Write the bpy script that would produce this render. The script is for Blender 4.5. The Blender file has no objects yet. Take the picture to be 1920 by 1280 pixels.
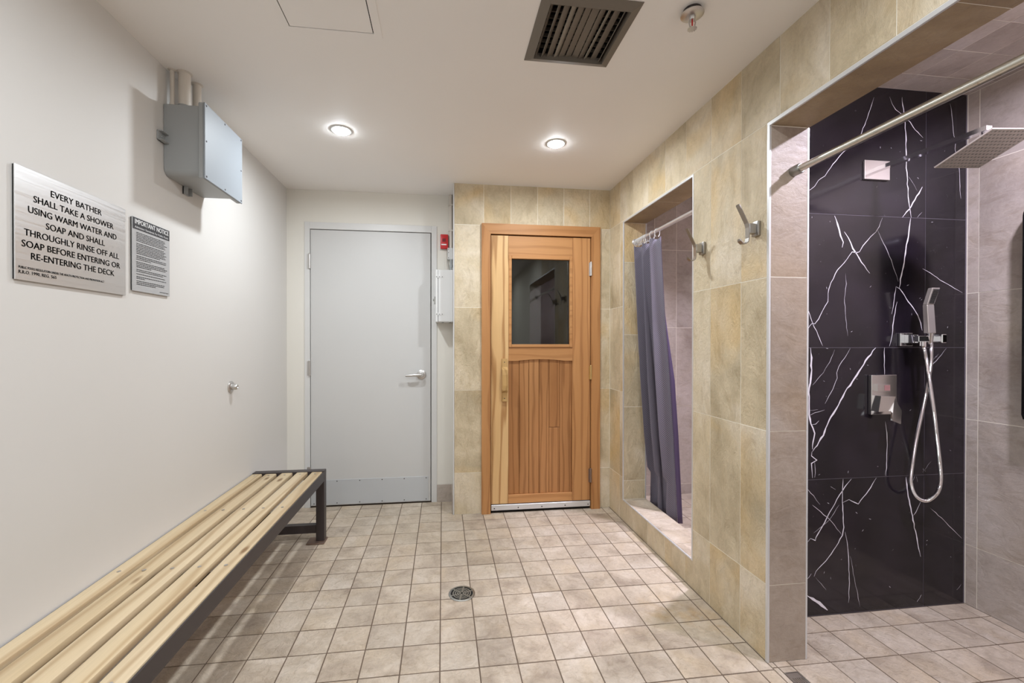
import bpy, bmesh, math, random
from mathutils import Vector, Matrix
random.seed(11)
S = bpy.context.scene
C = S.collection

# ------------------------------------------------------------------ camera
YAW, PITCH, ROLL = .1254, -.0051, .0008
sn, cs = math.sin(YAW), math.cos(YAW); sp, cp = math.sin(PITCH), math.cos(PITCH)
cr, sr = math.cos(ROLL), math.sin(ROLL)
fw = Vector((sn*cp, cs*cp, sp)); up = Vector((-sp*sn, -sp*cs, cp)); rt = Vector((cs, -sn, 0))
r2 = cr*rt + sr*up; u2 = cr*up - sr*rt
cd = bpy.data.cameras.new('camera'); cam = bpy.data.objects.new('camera', cd); C.objects.link(cam)
cd.sensor_width = 36; cd.sensor_fit = 'HORIZONTAL'; cd.lens = 794.32/1920*36
cd.shift_x = (960-930.445)/1920; cd.shift_y = (646.89-640)/1920
cd.clip_start = .02
m = Matrix.Identity(4)
for i in range(3):
    m[i][0], m[i][1], m[i][2] = r2[i], u2[i], -fw[i]
m[0][3], m[1][3], m[2][3] = 0, 0, 1.2503
cam.matrix_world = m
S.camera = cam

# ------------------------------------------------------------------ world, exposure, lamp strengths
w = bpy.data.worlds.new('world'); S.world = w; w.use_nodes = True
w.node_tree.nodes['Background'].inputs[0].default_value = (.02, .02, .02, 1)
vs = S.view_settings
S.display_settings.display_device = 'sRGB'
vs.view_transform = 'Standard'; vs.look = 'None'; vs.gamma = 1; vs.use_curve_mapping = False
vs.exposure = 0.0
ROOM_LAMP, ROOM_P = (.88, .945, 1.0), 14.0      # ceiling downlights: colour, watts each
STALL_LAMP, STALL_P = (.86, .82, 1.0), 34.0      # downlights inside the two shower stalls
LENS_R = .047
def lamp(name, loc, c, p, spread=175):
    d = bpy.data.lights.new(name, 'AREA'); d.shape = 'DISK'; d.size = .095; d.energy = p; d.color = c; d.spread = math.radians(spread)
    o = bpy.data.objects.new(name, d); o.location = loc; C.objects.link(o); return o
for i, (x_, y_) in enumerate(((-.55, .60), (.65, .60), (-.55, -.9), (.65, -.9), (-.55, 2.406), (.652, 2.406))): lamp('room_lamp', (x_, y_, 2.405 if i < 4 else 2.395), ROOM_LAMP, ROOM_P*.92 if i < 4 else ROOM_P*.78)
lamp('shower_lamp', (1.97, .95, 2.43), STALL_LAMP, STALL_P)
lamp('stall_lamp', (1.60, 2.22, 2.42), STALL_LAMP, STALL_P*.52, 100)

# ------------------------------------------------------------------ key dimensions (metres)
XL, XR, YB, YS, YA, XT, ZC = -1.165, 1.261, 3.362, 3.091, 1.505, .082, 2.41
XJ, XS, YM, ZS, ZO = 1.43, 2.494, 1.737, 2.427, 2.097
Y1, Y2, ZSILL = 2.849, 2.017, .149            # curtained opening: far and near jamb, sill
YF = -1.6                                      # wall behind the camera
ROWS = [-.3, .303, .906, 1.509, 2.112, 2.715]

# ------------------------------------------------------------------ materials
def lin(c):
    c = c/255.
    return c/12.92 if c <= .04045 else ((c+.055)/1.055)**2.4
def col(r, g, b): return (lin(r), lin(g), lin(b), 1)

class M:
    """small node-material builder"""
    def __init__(s, name, rough=.5, metal=0, base=None, spec=.5):
        s.m = bpy.data.materials.new(name); s.m.use_nodes = True
        s.t = s.m.node_tree; s.b = s.t.nodes['Principled BSDF']
        s.b.inputs['Roughness'].default_value = rough; s.b.inputs['Metallic'].default_value = metal
        s.b.inputs['Specular IOR Level'].default_value = spec
        if base: s.b.inputs['Base Color'].default_value = base
        s._c = None
    def n(s, kind, **kw):
        x = s.t.nodes.new('ShaderNode'+kind)
        for k, v in kw.items(): setattr(x, k, v)
        return x
    def l(s, a, b): s.t.links.new(a, b)
    def coords(s, rand=0., scale=(1, 1, 1)):
        tc = s.n('TexCoord'); out = tc.outputs['Object']
        if rand:
            oi = s.n('ObjectInfo'); mu = s.n('Math', operation='MULTIPLY'); mu.inputs[1].default_value = rand
            s.l(oi.outputs['Random'], mu.inputs[0])
            cx = s.n('CombineXYZ'); s.l(mu.outputs[0], cx.inputs[0]); s.l(mu.outputs[0], cx.inputs[1]); s.l(mu.outputs[0], cx.inputs[2])
            ad = s.n('VectorMath', operation='ADD'); s.l(out, ad.inputs[0]); s.l(cx.outputs[0], ad.inputs[1]); out = ad.outputs[0]
        if scale != (1, 1, 1):
            mp = s.n('Mapping'); mp.inputs['Scale'].default_value = scale; s.l(out, mp.inputs[0]); out = mp.outputs[0]
        return out
    def noise(s, vec, scale, detail=5, rough=.55, dist=0):
        x = s.n('TexNoise'); x.inputs['Scale'].default_value = scale; x.inputs['Detail'].default_value = detail
        x.inputs['Roughness'].default_value = rough; x.inputs['Distortion'].default_value = dist
        s.l(vec, x.inputs['Vector']); return x.outputs['Fac']
    def ramp(s, fac, stops):
        r = s.n('ValToRGB'); e = r.color_ramp.elements
        while len(e) < len(stops): e.new(.5)
        for k, (p, c) in enumerate(stops): e[k].position = p; e[k].color = c
        s.l(fac, r.inputs[0]); return r.outputs[0]
    def mix(s, fac, a, b, mode='MIX'):
        x = s.n('Mix', data_type='RGBA', blend_type=mode)
        for v, k in ((fac, 0), (a, 6), (b, 7)):
            if hasattr(v, 'is_linked') or hasattr(v, 'links'): s.l(v, x.inputs[k])
            else: x.inputs[k].default_value = v
        return x.outputs[2]
    def bump(s, h, strength, dist=.002):
        b = s.n('Bump'); b.inputs['Strength'].default_value = strength; b.inputs['Distance'].default_value = dist
        s.l(h, b.inputs['Height']); s.l(b.outputs[0], s.b.inputs['Normal'])
    def base(s, c): s.l(c, s.b.inputs['Base Color'])
    def rough(s, f, lo, hi):
        r = s.n('MapRange'); r.inputs[3].default_value = lo; r.inputs[4].default_value = hi
        s.l(f, r.inputs[0]); s.l(r.outputs[0], s.b.inputs['Roughness'])

G4 = lambda v: (v, v, v, 1)

def paint(name, c, rough=.5, bump=.06, spec=.4):
    x = M(name, rough, spec=spec); v = x.coords()
    f = x.noise(v, 1.3, 3)
    x.base(x.mix(f, tuple(a*.965 for a in c[:3])+(1,), tuple(min(1, a*1.03) for a in c[:3])+(1,)))
    x.bump(x.noise(v, 180, 3), bump, .0008)
    return x.m

def stone(name, dark, mid, light, ochre, och=.5, rough=(.28, .62), bump=.55, tint=.12, scale=2.2, stain=None, clf=(9, 9, 4)):
    x = M(name, .5, spec=.45)
    v = x.coords(37.)
    big = x.noise(v, scale, 6, .6, .6)
    c = x.ramp(big, [(.28, dark), (.5, mid), (.72, light)])
    o = x.noise(x.coords(91.), scale*.8, 3, .5, .8)
    oc = x.ramp(o, [(.52, G4(0)), (.75, G4(och))])
    c = x.mix(oc, c, ochre)
    fine = x.noise(v, 70, 6, .7)
    c = x.mix(.35, c, x.ramp(fine, [(.3, G4(.62)), (.7, G4(1.0))]), 'MULTIPLY')
    oi = x.n('ObjectInfo')
    c = x.mix(tint*2, c, x.ramp(oi.outputs['Random'], [(0, (.78, .78, .80, 1)), (.5, (1, .98, .96, 1)), (1, (.92, .86, .80, 1))]), 'MULTIPLY')
    cl = x.noise(x.coords(53., clf), 1.6, 8, .68, 1.2)
    c = x.mix(.6, c, x.ramp(cl, [(.34, (.76, .72, .66, 1)), (.52, G4(1)), (.70, G4(1.0))]), 'MULTIPLY')
    if stain: c = stain(x, c)
    x.base(c)
    ad = x.n('Math', operation='ADD'); x.l(cl, ad.inputs[0])
    mu = x.n('Math', operation='MULTIPLY'); mu.inputs[1].default_value = .35; x.l(fine, mu.inputs[0]); x.l(mu.outputs[0], ad.inputs[1])
    x.bump(ad.outputs[0], bump, .012)
    x.rough(cl, *rough)
    return x.m

def wood(name, dark, mid, light, axis, ring=9., rough=.5, rand=23., knots=False, streak=.5, dist=5., grain=.5):
    x = M(name, rough, spec=.3)
    sc = [1, 1, 1]; sc[axis] = .11
    v = x.coords(rand, tuple(sc))
    wv = x.n('TexWave', wave_type='RINGS', rings_direction='XYZ'[axis]); wv.inputs['Scale'].default_value = ring
    wv.inputs['Distortion'].default_value = dist; wv.inputs['Detail'].default_value = 2; wv.inputs['Detail Scale'].default_value = 1.5
    x.l(v, wv.inputs['Vector'])
    big = x.noise(v, 6, 4, .6)
    c = x.ramp(big, [(.3, mid), (.7, light)])
    rg = x.ramp(wv.outputs['Fac'], [(.0, G4(grain)), (.14, G4(grain*.5)), (.35, G4(0))])
    c = x.mix(rg, c, dark)
    sc2 = [1, 1, 1]; sc2[axis] = .03
    f = x.noise(x.coords(rand, tuple(sc2)), 150, 4, .6)
    c = x.mix(streak, c, x.ramp(f, [(.3, G4(.78)), (.7, G4(1))]), 'MULTIPLY')
    oi = x.n('ObjectInfo')
    c = x.mix(.6, c, x.ramp(oi.outputs['Random'], [(0, (.80, .77, .74, 1)), (1, (1, 1, 1, 1))]), 'MULTIPLY')
    if knots:
        sc3 = [8, 8, 0]; sc3[axis] = 2.8
        vo = x.n('TexVoronoi'); vo.inputs['Scale'].default_value = 1.; x.l(x.coords(rand, tuple(sc3)), vo.inputs['Vector'])
        k = x.ramp(vo.outputs['Distance'], [(.06, G4(.85)), (.12, G4(0))])
        c = x.mix(k, c, col(120, 88, 55))
    x.base(c); x.bump(f, .06, .001)
    return x.m

def metal(name, c, rough, brushed=None, spots=None):
    x = M(name, rough, 1., c)
    if brushed:
        f = x.noise(x.coords(0, brushed), 1, 3, .6); x.rough(f, rough*.7, rough*1.5); x.bump(f, .05, .0005)
    if spots:
        f = x.noise(x.coords(), 26, 5, .7)
        k = x.ramp(f, [(.60, G4(0)), (.70, G4(1))]); x.base(x.mix(k, c, spots))
    return x.m

def plain(name, c, rough=.5, spec=.5, metal_=0): return M(name, rough, metal_, c, spec).m

def floor_stain(x, c):
    # rust marks left on the floor beside the pier
    ge = x.n('NewGeometry'); out = c
    for (px, py, r, k, cc) in ((1.02, 1.86, .16, .55, col(176, 142, 84)), (1.16, 1.80, .10, .5, col(184, 140, 66)), (1.24, 1.72, .10, .45, col(190, 150, 80))):
        d = x.n('VectorMath', operation='DISTANCE'); x.l(ge.outputs['Position'], d.inputs[0]); d.inputs[1].default_value = (px, py, 0)
        f = x.ramp(d.outputs['Value'], [(0, G4(1)), (r, G4(0))])
        nz = x.ramp(x.noise(ge.outputs['Position'], 14, 4), [(.4, G4(0)), (.62, G4(k))])
        out = x.mix(x.mix(1, f, nz, 'MULTIPLY'), out, cc)
    return out

MT = {}
MT['wall'] = paint('wall_paint', col(213, 210, 206), .6, spec=.25)
MT['wallb'] = paint('cream_paint', col(226, 222, 213), .6, spec=.25)
MT['ceil'] = paint('ceiling_paint', col(244, 241, 238), .6)
MT['door'] = paint('door_paint', col(201, 200, 198), .45, .02)
MT['trimw'] = paint('white_enamel', col(214, 213, 211), .4, .01)
MT['tile'] = stone('slate_wall_tile', col(180, 164, 134), col(214, 198, 168), col(232, 219, 198), col(218, 182, 118), .7, bump=.8)
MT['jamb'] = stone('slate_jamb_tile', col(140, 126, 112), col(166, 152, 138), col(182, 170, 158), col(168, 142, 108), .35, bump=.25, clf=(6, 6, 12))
MT['tile_shaded'] = stone('shaded_slate_tile', col(128, 108, 80), col(158, 136, 104), col(176, 156, 126), col(170, 134, 84), .5)  # wall tile darkened and browned: soffit shade put into the colour
MT['stalltile'] = stone('slate_stall_tile', col(162, 150, 141), col(192, 181, 172), col(208, 198, 191), col(190, 170, 142), .35, bump=.28, clf=(6, 6, 12))
MT['floor'] = stone('floor_tile_stone', col(168, 152, 135), col(203, 188, 169), col(222, 209, 193), col(208, 186, 152), .4, (.36, .66), .8, .17, 5., floor_stain, (16, 16, 16))
MT['grout'] = paint('wall_grout', col(238, 232, 218), .8)
MT['fgrout'] = paint('floor_grout', col(104, 88, 74), .85)
MT['marble'] = M('black_marble', .13, spec=.5)
_x = MT['marble']; _v = _x.coords(41.)
_x.base(_x.mix(_x.ramp(_x.noise(_v, 34, 8, .72, 1.), [(.66, G4(0)), (.74, G4(.35))]), _x.ramp(_x.noise(_v, 5, 5), [(.3, col(18, 15, 19)), (.7, col(34, 28, 36))]), col(150, 145, 150)))
MT['marble'] = _x.m
MT['vein'] = plain('white_vein', col(222, 217, 224), .2)
MT['mgrout'] = plain('grey_joint', col(96, 90, 98), .7)
MT['handm'] = M('hand_shower_chrome', .25, .6, col(196, 188, 182)).m
MT['headm'] = M('shower_head_face', .42, .55, col(176, 168, 160)).m
MT['platem'] = metal('brushed_chrome_plate', (.78, .75, .74, 1), .2)
MT['alu'] = M('satin_aluminium', .38, .45, col(214, 214, 214)).m
MT['chrome'] = metal('chrome', (.80, .80, .82, 1), .09)
MT['satin'] = metal('satin_chrome', (.60, .585, .57, 1), .34)
MT['hookm'] = metal('dark_satin_steel', (.40, .385, .365, 1), .34)
MT['brushed'] = metal('brushed_steel', (.66, .66, .67, 1), .33, (3, 3, 260))
MT['kick'] = M('kick_plate_steel', .42, .2, col(196, 199, 202)).m
MT['rod'] = metal('worn_steel_rod', (.62, .60, .54, 1), .3, None, (.36, .25, .13, 1))
MT['rodc'] = M('chrome_rod', .26, .6, col(210, 206, 206)).m
MT['darkm'] = plain('dark_brown_enamel', col(54, 47, 47), .4)
MT['rust'] = metal('rusty_plate', (.30, .22, .18, 1), .6, None, (.40, .17, .08, 1))
MT['pine'] = wood('pine_slat', col(164, 132, 92), col(206, 184, 147), col(217, 198, 166), 1, 7, .5, 23., True, .45, 4., .5)
MT['cedv'] = wood('cedar_upright', col(140, 88, 48), col(184, 130, 80), col(200, 148, 96), 2, 8, .5, 23., False, .4, 5., .45)
MT['cedh'] = wood('cedar_crosswise', col(146, 94, 52), col(186, 132, 82), col(202, 150, 98), 0, 8, .5, 23., False, .4, 5., .35)
MT['fir'] = wood('pale_fir', col(158, 108, 60), col(212, 170, 116), col(220, 182, 130), 2, 7, .5, 23., False, .3, 7., .75)
MT['board'] = wood('cedar_board', col(120, 74, 38), col(166, 114, 68), col(186, 134, 86), 2, 8, .5, 61., False, .45, 6., .5)
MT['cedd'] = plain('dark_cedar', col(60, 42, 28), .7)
MT['grip'] = wood('oak_grip', col(150, 112, 62), col(190, 150, 96), col(200, 164, 108), 2, 9)
MT['brass'] = metal('brass', (.72, .52, .24, 1), .3)
MT['boxg'] = paint('grey_plastic', col(158, 160, 160), .4, .04)
MT['lid'] = paint('pale_grey_lid', col(146, 152, 158), .5, .03)
MT['pvc'] = paint('white_pipe', col(214, 206, 196), .45, .02)
MT['black'] = plain('black_gloss', col(14, 13, 14), .22)
MT['ink'] = plain('black_ink', col(22, 22, 24), .5)
MT['band'] = plain('charcoal_band', col(52, 52, 56), .45)
MT['whiteink'] = plain('white_ink', col(235, 235, 235), .5)
MT['plate'] = metal('brushed_sign_plate', (.70, .70, .71, 1), .36, (2, 2, 160))
MT['notice'] = plain('silver_notice', col(186, 186, 187), .4, .5, .25)
MT['red'] = plain('red_plastic', col(196, 38, 42), .35)
MT['rosep'] = plain('dull_rose_inlay', col(150, 110, 108), .3)
MT['redd'] = plain('dark_red_plastic', col(120, 22, 28), .35)
MT['vent'] = paint('grey_vent_enamel', col(118, 110, 100), .55, .1)
MT['ventl'] = paint('pale_vent_enamel', col(150, 143, 132), .5, .1)
MT['ventd'] = plain('vent_cavity', col(34, 31, 28), .9)
MT['drain'] = metal('drain_metal', (.36, .36, .34, 1), .42)
MT['hole'] = plain('dark_hole', col(12, 11, 10), .9)
MT['caulk'] = paint('dark_gap_filler', col(60, 56, 52), .8)
g = M('window_glass', .0, 0, (.75, .78, .76, 1)); g.b.inputs['Transmission Weight'].default_value = 1; g.b.inputs['IOR'].default_value = 1.52
MT['glass'] = g.m
# curtain cloth: waffle weave on the cloth's own coordinates
x = M('purple_waffle_cloth', .75, spec=.2)
uv = x.n('UVMap'); mp = x.n('Mapping'); mp.inputs['Scale'].default_value = (165, 165, 1); x.l(uv.outputs[0], mp.inputs[0])
ck = x.n('TexChecker'); ck.inputs['Scale'].default_value = 1.; x.l(mp.outputs[0], ck.inputs[0])
x.base(x.mix(ck.outputs['Fac'], col(84, 79, 90), col(128, 122, 133)))
x.bump(ck.outputs['Fac'], .4, .002); MT['cloth'] = x.m
MT['hem'] = plain('purple_hem', col(76, 62, 92), .7)

def lamp_mat(name, c, strength):
    x = M(name); x.t.nodes.remove(x.b); e = x.n('Emission'); e.inputs[0].default_value = tuple(c)+(1,); e.inputs[1].default_value = strength
    x.l(e.outputs[0], x.t.nodes['Material Output'].inputs[0]); return x.m
MT['lamp'] = lamp_mat('lamp_lens', ROOM_LAMP, ROOM_P*.25/(math.pi*math.pi*LENS_R**2))

# ------------------------------------------------------------------ mesh builder
class B:
    def __init__(s): s.bm = bmesh.new(); s.mats = None
    def box(s, x0, x1, y0, y1, z0, z1, bev=0, seg=1):
        vs = [s.bm.verts.new((x, y, z)) for x in (x0, x1) for y in (y0, y1) for z in (z0, z1)]
        fs = [s.bm.faces.new([vs[i] for i in q]) for q in ((0, 1, 3, 2), (4, 6, 7, 5), (0, 4, 5, 1), (2, 3, 7, 6), (0, 2, 6, 4), (1, 5, 7, 3))]
        if bev:
            es = list({e for f in fs for e in f.edges})
            bmesh.ops.bevel(s.bm, geom=es, offset=bev, segments=seg, affect='EDGES', profile=.5)
        return s
    def hull(s, pts, tail=None):
        """prism: polygon pts (3D) and its copy moved by tail"""
        a = [s.bm.verts.new(p) for p in pts]; t = Vector(tail)
        b = [s.bm.verts.new(Vector(p)+t) for p in pts]
        n = len(a); s.bm.faces.new(a); s.bm.faces.new(b[::-1])
        for i in range(n): s.bm.faces.new((a[i], b[i], b[(i+1) % n], a[(i+1) % n]))
        return s
    def tube(s, pts, r, n=12, caps=True, closed=False):
        pts = [Vector(p) for p in pts]; N = len(pts); rings = []
        rr = r if hasattr(r, '__len__') else [r]*N
        t0 = (pts[1]-pts[0]).normalized()
        a = t0.orthogonal().normalized()
        for i, p in enumerate(pts):
            if closed: t = (pts[(i+1) % N]-pts[i-1]).normalized()
            else: t = (pts[min(i+1, N-1)]-pts[max(i-1, 0)]).normalized()
            a = (a-t*a.dot(t)).normalized(); b = t.cross(a)
            rings.append([s.bm.verts.new(p+(a*math.cos(k*2*math.pi/n)+b*math.sin(k*2*math.pi/n))*rr[i]) for k in range(n)])
        for i in range(N if closed else N-1):
            q, z = rings[i], rings[(i+1) % N]
            for k in range(n): s.bm.faces.new((q[k], q[(k+1) % n], z[(k+1) % n], z[k]))
        if caps and not closed: s.bm.faces.new(rings[0][::-1]); s.bm.faces.new(rings[-1])
        return s
    def lathe(s, o, ax, prof, n=24, cap=True):
        o = Vector(o); ax = Vector(ax).normalized(); a = ax.orthogonal().normalized(); b = ax.cross(a); rings = []
        for (r, h) in prof:
            if r < 1e-6: rings.append([s.bm.verts.new(o+ax*h)])
            else: rings.append([s.bm.verts.new(o+ax*h+(a*math.cos(k*2*math.pi/n)+b*math.sin(k*2*math.pi/n))*r) for k in range(n)])
        for q, z in zip(rings, rings[1:]):
            for k in range(n):
                k1 = (k+1) % n
                if len(q) == 1 and len(z) == 1: continue
                if len(q) == 1: s.bm.faces.new((q[0], z[k], z[k1]))
                elif len(z) == 1: s.bm.faces.new((q[k], z[0], q[k1]))
                else: s.bm.faces.new((q[k], z[k], z[k1], q[k1]))
        if not cap:
            q, z = rings[-1], rings[0]
            for k in range(n): s.bm.faces.new((q[k], q[(k+1) % n], z[(k+1) % n], z[k]))
            return s
        for q in (rings[0], rings[-1]):
            if len(q) > 2: s.bm.faces.new(q if q is rings[-1] else q[::-1])
        return s
    def strip(s, path, width, thick_dir, t):
        """flat bar: path of points, width vectors (half) per point, thickness vector"""
        td = Vector(thick_dir)
        L = []
        for p, wv, d in zip(path, width, t):
            p = Vector(p); wv = Vector(wv); d = Vector(d)
            L.append([s.bm.verts.new(q) for q in (p-wv-d, p+wv-d, p+wv+d, p-wv+d)])
        for q, z in zip(L, L[1:]):
            for k in range(4): s.bm.faces.new((q[k], q[(k+1) % 4], z[(k+1) % 4], z[k]))
        s.bm.faces.new(L[0][::-1]); s.bm.faces.new(L[-1]); return s
    def build(s, name, mat, parent=None, smooth=False, kind=None, mesh_only=False):
        bmesh.ops.recalc_face_normals(s.bm, faces=s.bm.faces)
        me = bpy.data.meshes.new(name); s.bm.to_mesh(me); s.bm.free()
        me.materials.append(MT[mat])
        if smooth:
            me.polygons.foreach_set('use_smooth', [True]*len(me.polygons))
            me.set_sharp_from_angle(angle=math.radians(38))
        if mesh_only: return me
        return link(name, me, parent, kind)

def link(name, me, parent=None, kind=None):
    o = bpy.data.objects.new(name, me); C.objects.link(o)
    if parent is not None:
        o.parent = parent
        if parent.type == 'EMPTY': o.matrix_parent_inverse = Matrix.Translation(-parent.location)
    if kind: o['kind'] = kind
    return o

def thing(name, label, cat, loc=(0, 0, 0), group=None):
    o = bpy.data.objects.new(name, None); C.objects.link(o); o.location = loc; o.empty_display_size = .05
    tag(o, label, cat, group); return o
def tag(o, label, cat, group=None):
    o['label'] = label; o['category'] = cat
    if group: o['group'] = group
    return o
def struct(o): o['kind'] = 'structure'; return o

def bx(name, mat, parent, *a, bev=0, seg=1, smooth=False): return B().box(*a, bev=bev, seg=seg).build(name, mat, parent, smooth)

# grid solids: a rectangle minus rectangular holes, extruded; split into connected pieces
def cells(rect, holes):
    u0, u1, v0, v1 = rect
    us = sorted({u0, u1} | {h for H in holes for h in H[:2] if u0+1e-6 < h < u1-1e-6})
    vv = sorted({v0, v1} | {h for H in holes for h in H[2:] if v0+1e-6 < h < v1-1e-6})
    keep = set()
    for i in range(len(us)-1):
        for j in range(len(vv)-1):
            cu, cv = (us[i]+us[i+1])/2, (vv[j]+vv[j+1])/2
            if not any(H[0] < cu < H[1] and H[2] < cv < H[3] for H in holes): keep.add((i, j))
    comps = []
    while keep:
        st = [keep.pop()]; cmp_ = set(st)
        while st:
            i, j = st.pop()
            for q in ((i+1, j), (i-1, j), (i, j+1), (i, j-1)):
                if q in keep: keep.discard(q); cmp_.add(q); st.append(q)
        comps.append(cmp_)
    return us, vv, comps
def grid_bm(us, vv, comp, fr, t, bm=None):
    """fr(u, v, n) -> world point; the front is at n = 0, the back at n = -t"""
    bm = bm or bmesh.new(); V = {}
    def vert(i, j, k):
        if (i, j, k) not in V: V[(i, j, k)] = bm.verts.new(fr(us[i], vv[j], -t if k else 0))
        return V[(i, j, k)]
    for (i, j) in comp:
        q = ((i, j), (i+1, j), (i+1, j+1), (i, j+1))
        bm.faces.new([vert(a, b, 0) for a, b in q]); bm.faces.new([vert(a, b, 1) for a, b in q[::-1]])
        for (a, b, di, dj) in ((q[0], q[1], 0, -1), (q[1], q[2], 1, 0), (q[2], q[3], 0, 1), (q[3], q[0], -1, 0)):
            if (i+di, j+dj) not in comp: bm.faces.new((vert(*a, 0), vert(*b, 0), vert(*b, 1), vert(*a, 1)))
    return bm
def slab(name, mat, fr, rect, holes, t, parent=None):
    us, vv, comps = cells(rect, holes); b = B()
    for c in comps: grid_bm(us, vv, c, fr, t, b.bm)
    return b.build(name, mat, parent)
def tiles(name, mat, parent, fr, us, vs_, clip, holes, t=.006, j=.003, uneven=.0006, tilt=0):
    out = []
    for u0, u1 in zip(us, us[1:]):
        for v0, v1 in zip(vs_, vs_[1:]):
            a, b, c, d = max(u0, clip[0]), min(u1, clip[1]), max(v0, clip[2]), min(v1, clip[3])
            if b-a < .012 or d-c < .012: continue
            r = (a+j/2, b-j/2, c+j/2, d-j/2)
            uu, vv, comps = cells(r, holes)
            for cm in comps:
                if sum((uu[i+1]-uu[i])*(vv[k+1]-vv[k]) for i, k in cm) < 2e-4: continue
                dn = random.uniform(-uneven, uneven)
                ta, tb = random.uniform(-tilt, tilt), random.uniform(-tilt, tilt); mu, mv = (a+b)/2, (c+d)/2
                bb = B(); grid_bm(uu, vv, cm, lambda u, v, n: fr(u, v, n+dn+ta*(u-mu)+tb*(v-mv)), t, bb.bm)
                out.append(bb.build(name, mat, parent))
    return out

# ================================================================== STRUCTURE
R = .0009                                       # joints lie this far behind the tile faces
# ---- floor
fl_holes = [(XT-.001, 3., YS, 4.)]
floor = struct(slab('floor', 'fgrout', lambda x, y, n: (x, y, n-.0017), (XL-.1, XR+.02, YF-.1, YB+.1), [(XT+.006, XR+.03, YS+.3, 4.)], .08))
fx = [XL]+[-.011+.151*i for i in range(-7, 9)]+[XR-.001]
fy = [1.622+.151*j for j in range(-3, 12)]+[YB]
tiles('tile', 'floor', floor, lambda x, y, n: (x, y, n), fx, fy, (XL, XR-.001, 1.05, YB), fl_holes, .006, .0052, .0005, .004)
# ---- shower floor
sfloor = struct(slab('floor_shower', 'fgrout', lambda x, y, n: (x, y, n-.0017), (XR+.02, XS+.05, -.25, YM+.05), [], .08))
sx = [XR-.001, 1.283, 1.342]+[1.509+.155*i for i in range(0, 7)]+[XS]
sy = [1.637-.158*k for k in range(5, -1, -1)]+[YM]
tiles('tile', 'floor', sfloor, lambda x, y, n: (x, y, n), sx, sy, (XR-.001, XS, .84, YM), [(1.283, 1.342, .8, 1.452), (XR-.01, XJ, YA, 2)], .006, .0045, .0005, .004)
# ---- ceiling with the openings for the vent and the hatch
vx0, vx1, vy0, vy1 = .355, .655, 1.395, 1.69
hx0, hx1, hy0, hy1 = -.559, -.257, 1.18, 1.641
ceil = struct(slab('ceiling', 'ceil', lambda x, y, n: (x, y, ZC-n), (XL-.1, XR+.02, YF-.1, YB+.1), [(vx0, vx1, vy0, vy1), (hx0, hx1, hy0, hy1)], .05))
# ---- painted walls
wall_left = struct(slab('wall_left', 'wall', lambda y, z, n: (XL+n, y, z), (YF-.1, YB+.1, 0, ZC), [], .1))
dx0, dx1, dz1 = -1.037, -.046, 2.165
wall_back = struct(slab('wall_back', 'wallb', lambda x, z, n: (x, YB-n, z), (XL, .4, 0, ZC), [(dx0, dx1, -1, dz1)], .1))
wall_front = struct(slab('wall_front', 'wall', lambda x, z, n: (x, YF+n, z), (XL-.1, XS+.1, 0, ZC+.1), [], .1))
# ---- tiled wall that holds the sauna door
SD = (.285, 1.173, -1, 2.118)
fs = lambda x, z, n: (x, YS-n, z)
wall_sauna = struct(slab('wall_sauna', 'grout', lambda x, z, n: (x, YS+R-n, z), (XT+.002, XR+.03, 0, ZC), [SD], YB-YS))
tiles('tile', 'tile', wall_sauna, fs, [XT, .297, .498, .699, .900, 1.101, XR], ROWS, (XT, XR, 0, ZC), [SD])
o = bx('end_face', 'wall', wall_sauna, XT-.004, XT, YS+.004, YB, 0, ZC)
# ---- sauna room behind the door (dark, unlit)
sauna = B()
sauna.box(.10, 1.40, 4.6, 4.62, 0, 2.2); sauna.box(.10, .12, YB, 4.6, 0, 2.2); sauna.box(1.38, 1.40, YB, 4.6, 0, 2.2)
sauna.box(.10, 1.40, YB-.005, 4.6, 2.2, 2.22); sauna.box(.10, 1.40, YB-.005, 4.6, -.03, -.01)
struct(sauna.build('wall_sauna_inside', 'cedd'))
# ---- tiled wall with the two shower openings
O1 = (.1, YA, -1, ZO); O2 = (Y2, Y1, ZSILL, ZO)
grow = lambda H, r: (H[0]-r, H[1]+r, H[2]-r, H[3]+r)
fr_ = lambda y, z, n: (XR-n, y, z)
wall_right = struct(slab('wall_right', 'grout', lambda y, z, n: (XR+R-n, y, z), (YF, YS+.02, 0, ZC+.02), [grow(O1, R), grow(O2, R)], XJ-XR-2*R))
ycols = [1.663+.207*k for k in range(-4, 8)]
tiles('tile', 'tile', wall_right, fr_, ycols, ROWS, (.85, YS, 0, ZC), [O1, O2])
# jambs, soffits and sill: the faces inside the openings
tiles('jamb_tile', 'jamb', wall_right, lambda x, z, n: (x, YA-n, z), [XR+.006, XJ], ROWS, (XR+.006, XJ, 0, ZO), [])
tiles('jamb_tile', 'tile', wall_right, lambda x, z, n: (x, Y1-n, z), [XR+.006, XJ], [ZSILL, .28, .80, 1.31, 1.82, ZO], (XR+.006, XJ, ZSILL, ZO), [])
tiles('soffit_tile', 'tile_shaded', wall_right, lambda x, y, n: (x, y, ZO-n), [XR+.006, XJ], [YA-.6*k for k in range(4, -1, -1)], (XR+.006, XJ, .1, YA), [])
tiles('soffit_tile', 'tile_shaded', wall_right, lambda x, y, n: (x, y, ZO-n), [XR+.006, XJ], [Y2, 2.4, Y1], (XR+.006, XJ, Y2, Y1), [])
tiles('sill_tile', 'floor', wall_right, lambda x, y, n: (x, y, ZSILL+n), [XR+.006, XJ], [Y2+.16*k for k in range(0, 6)]+[Y1], (XR+.006, XJ, Y2, Y1), [])
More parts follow.
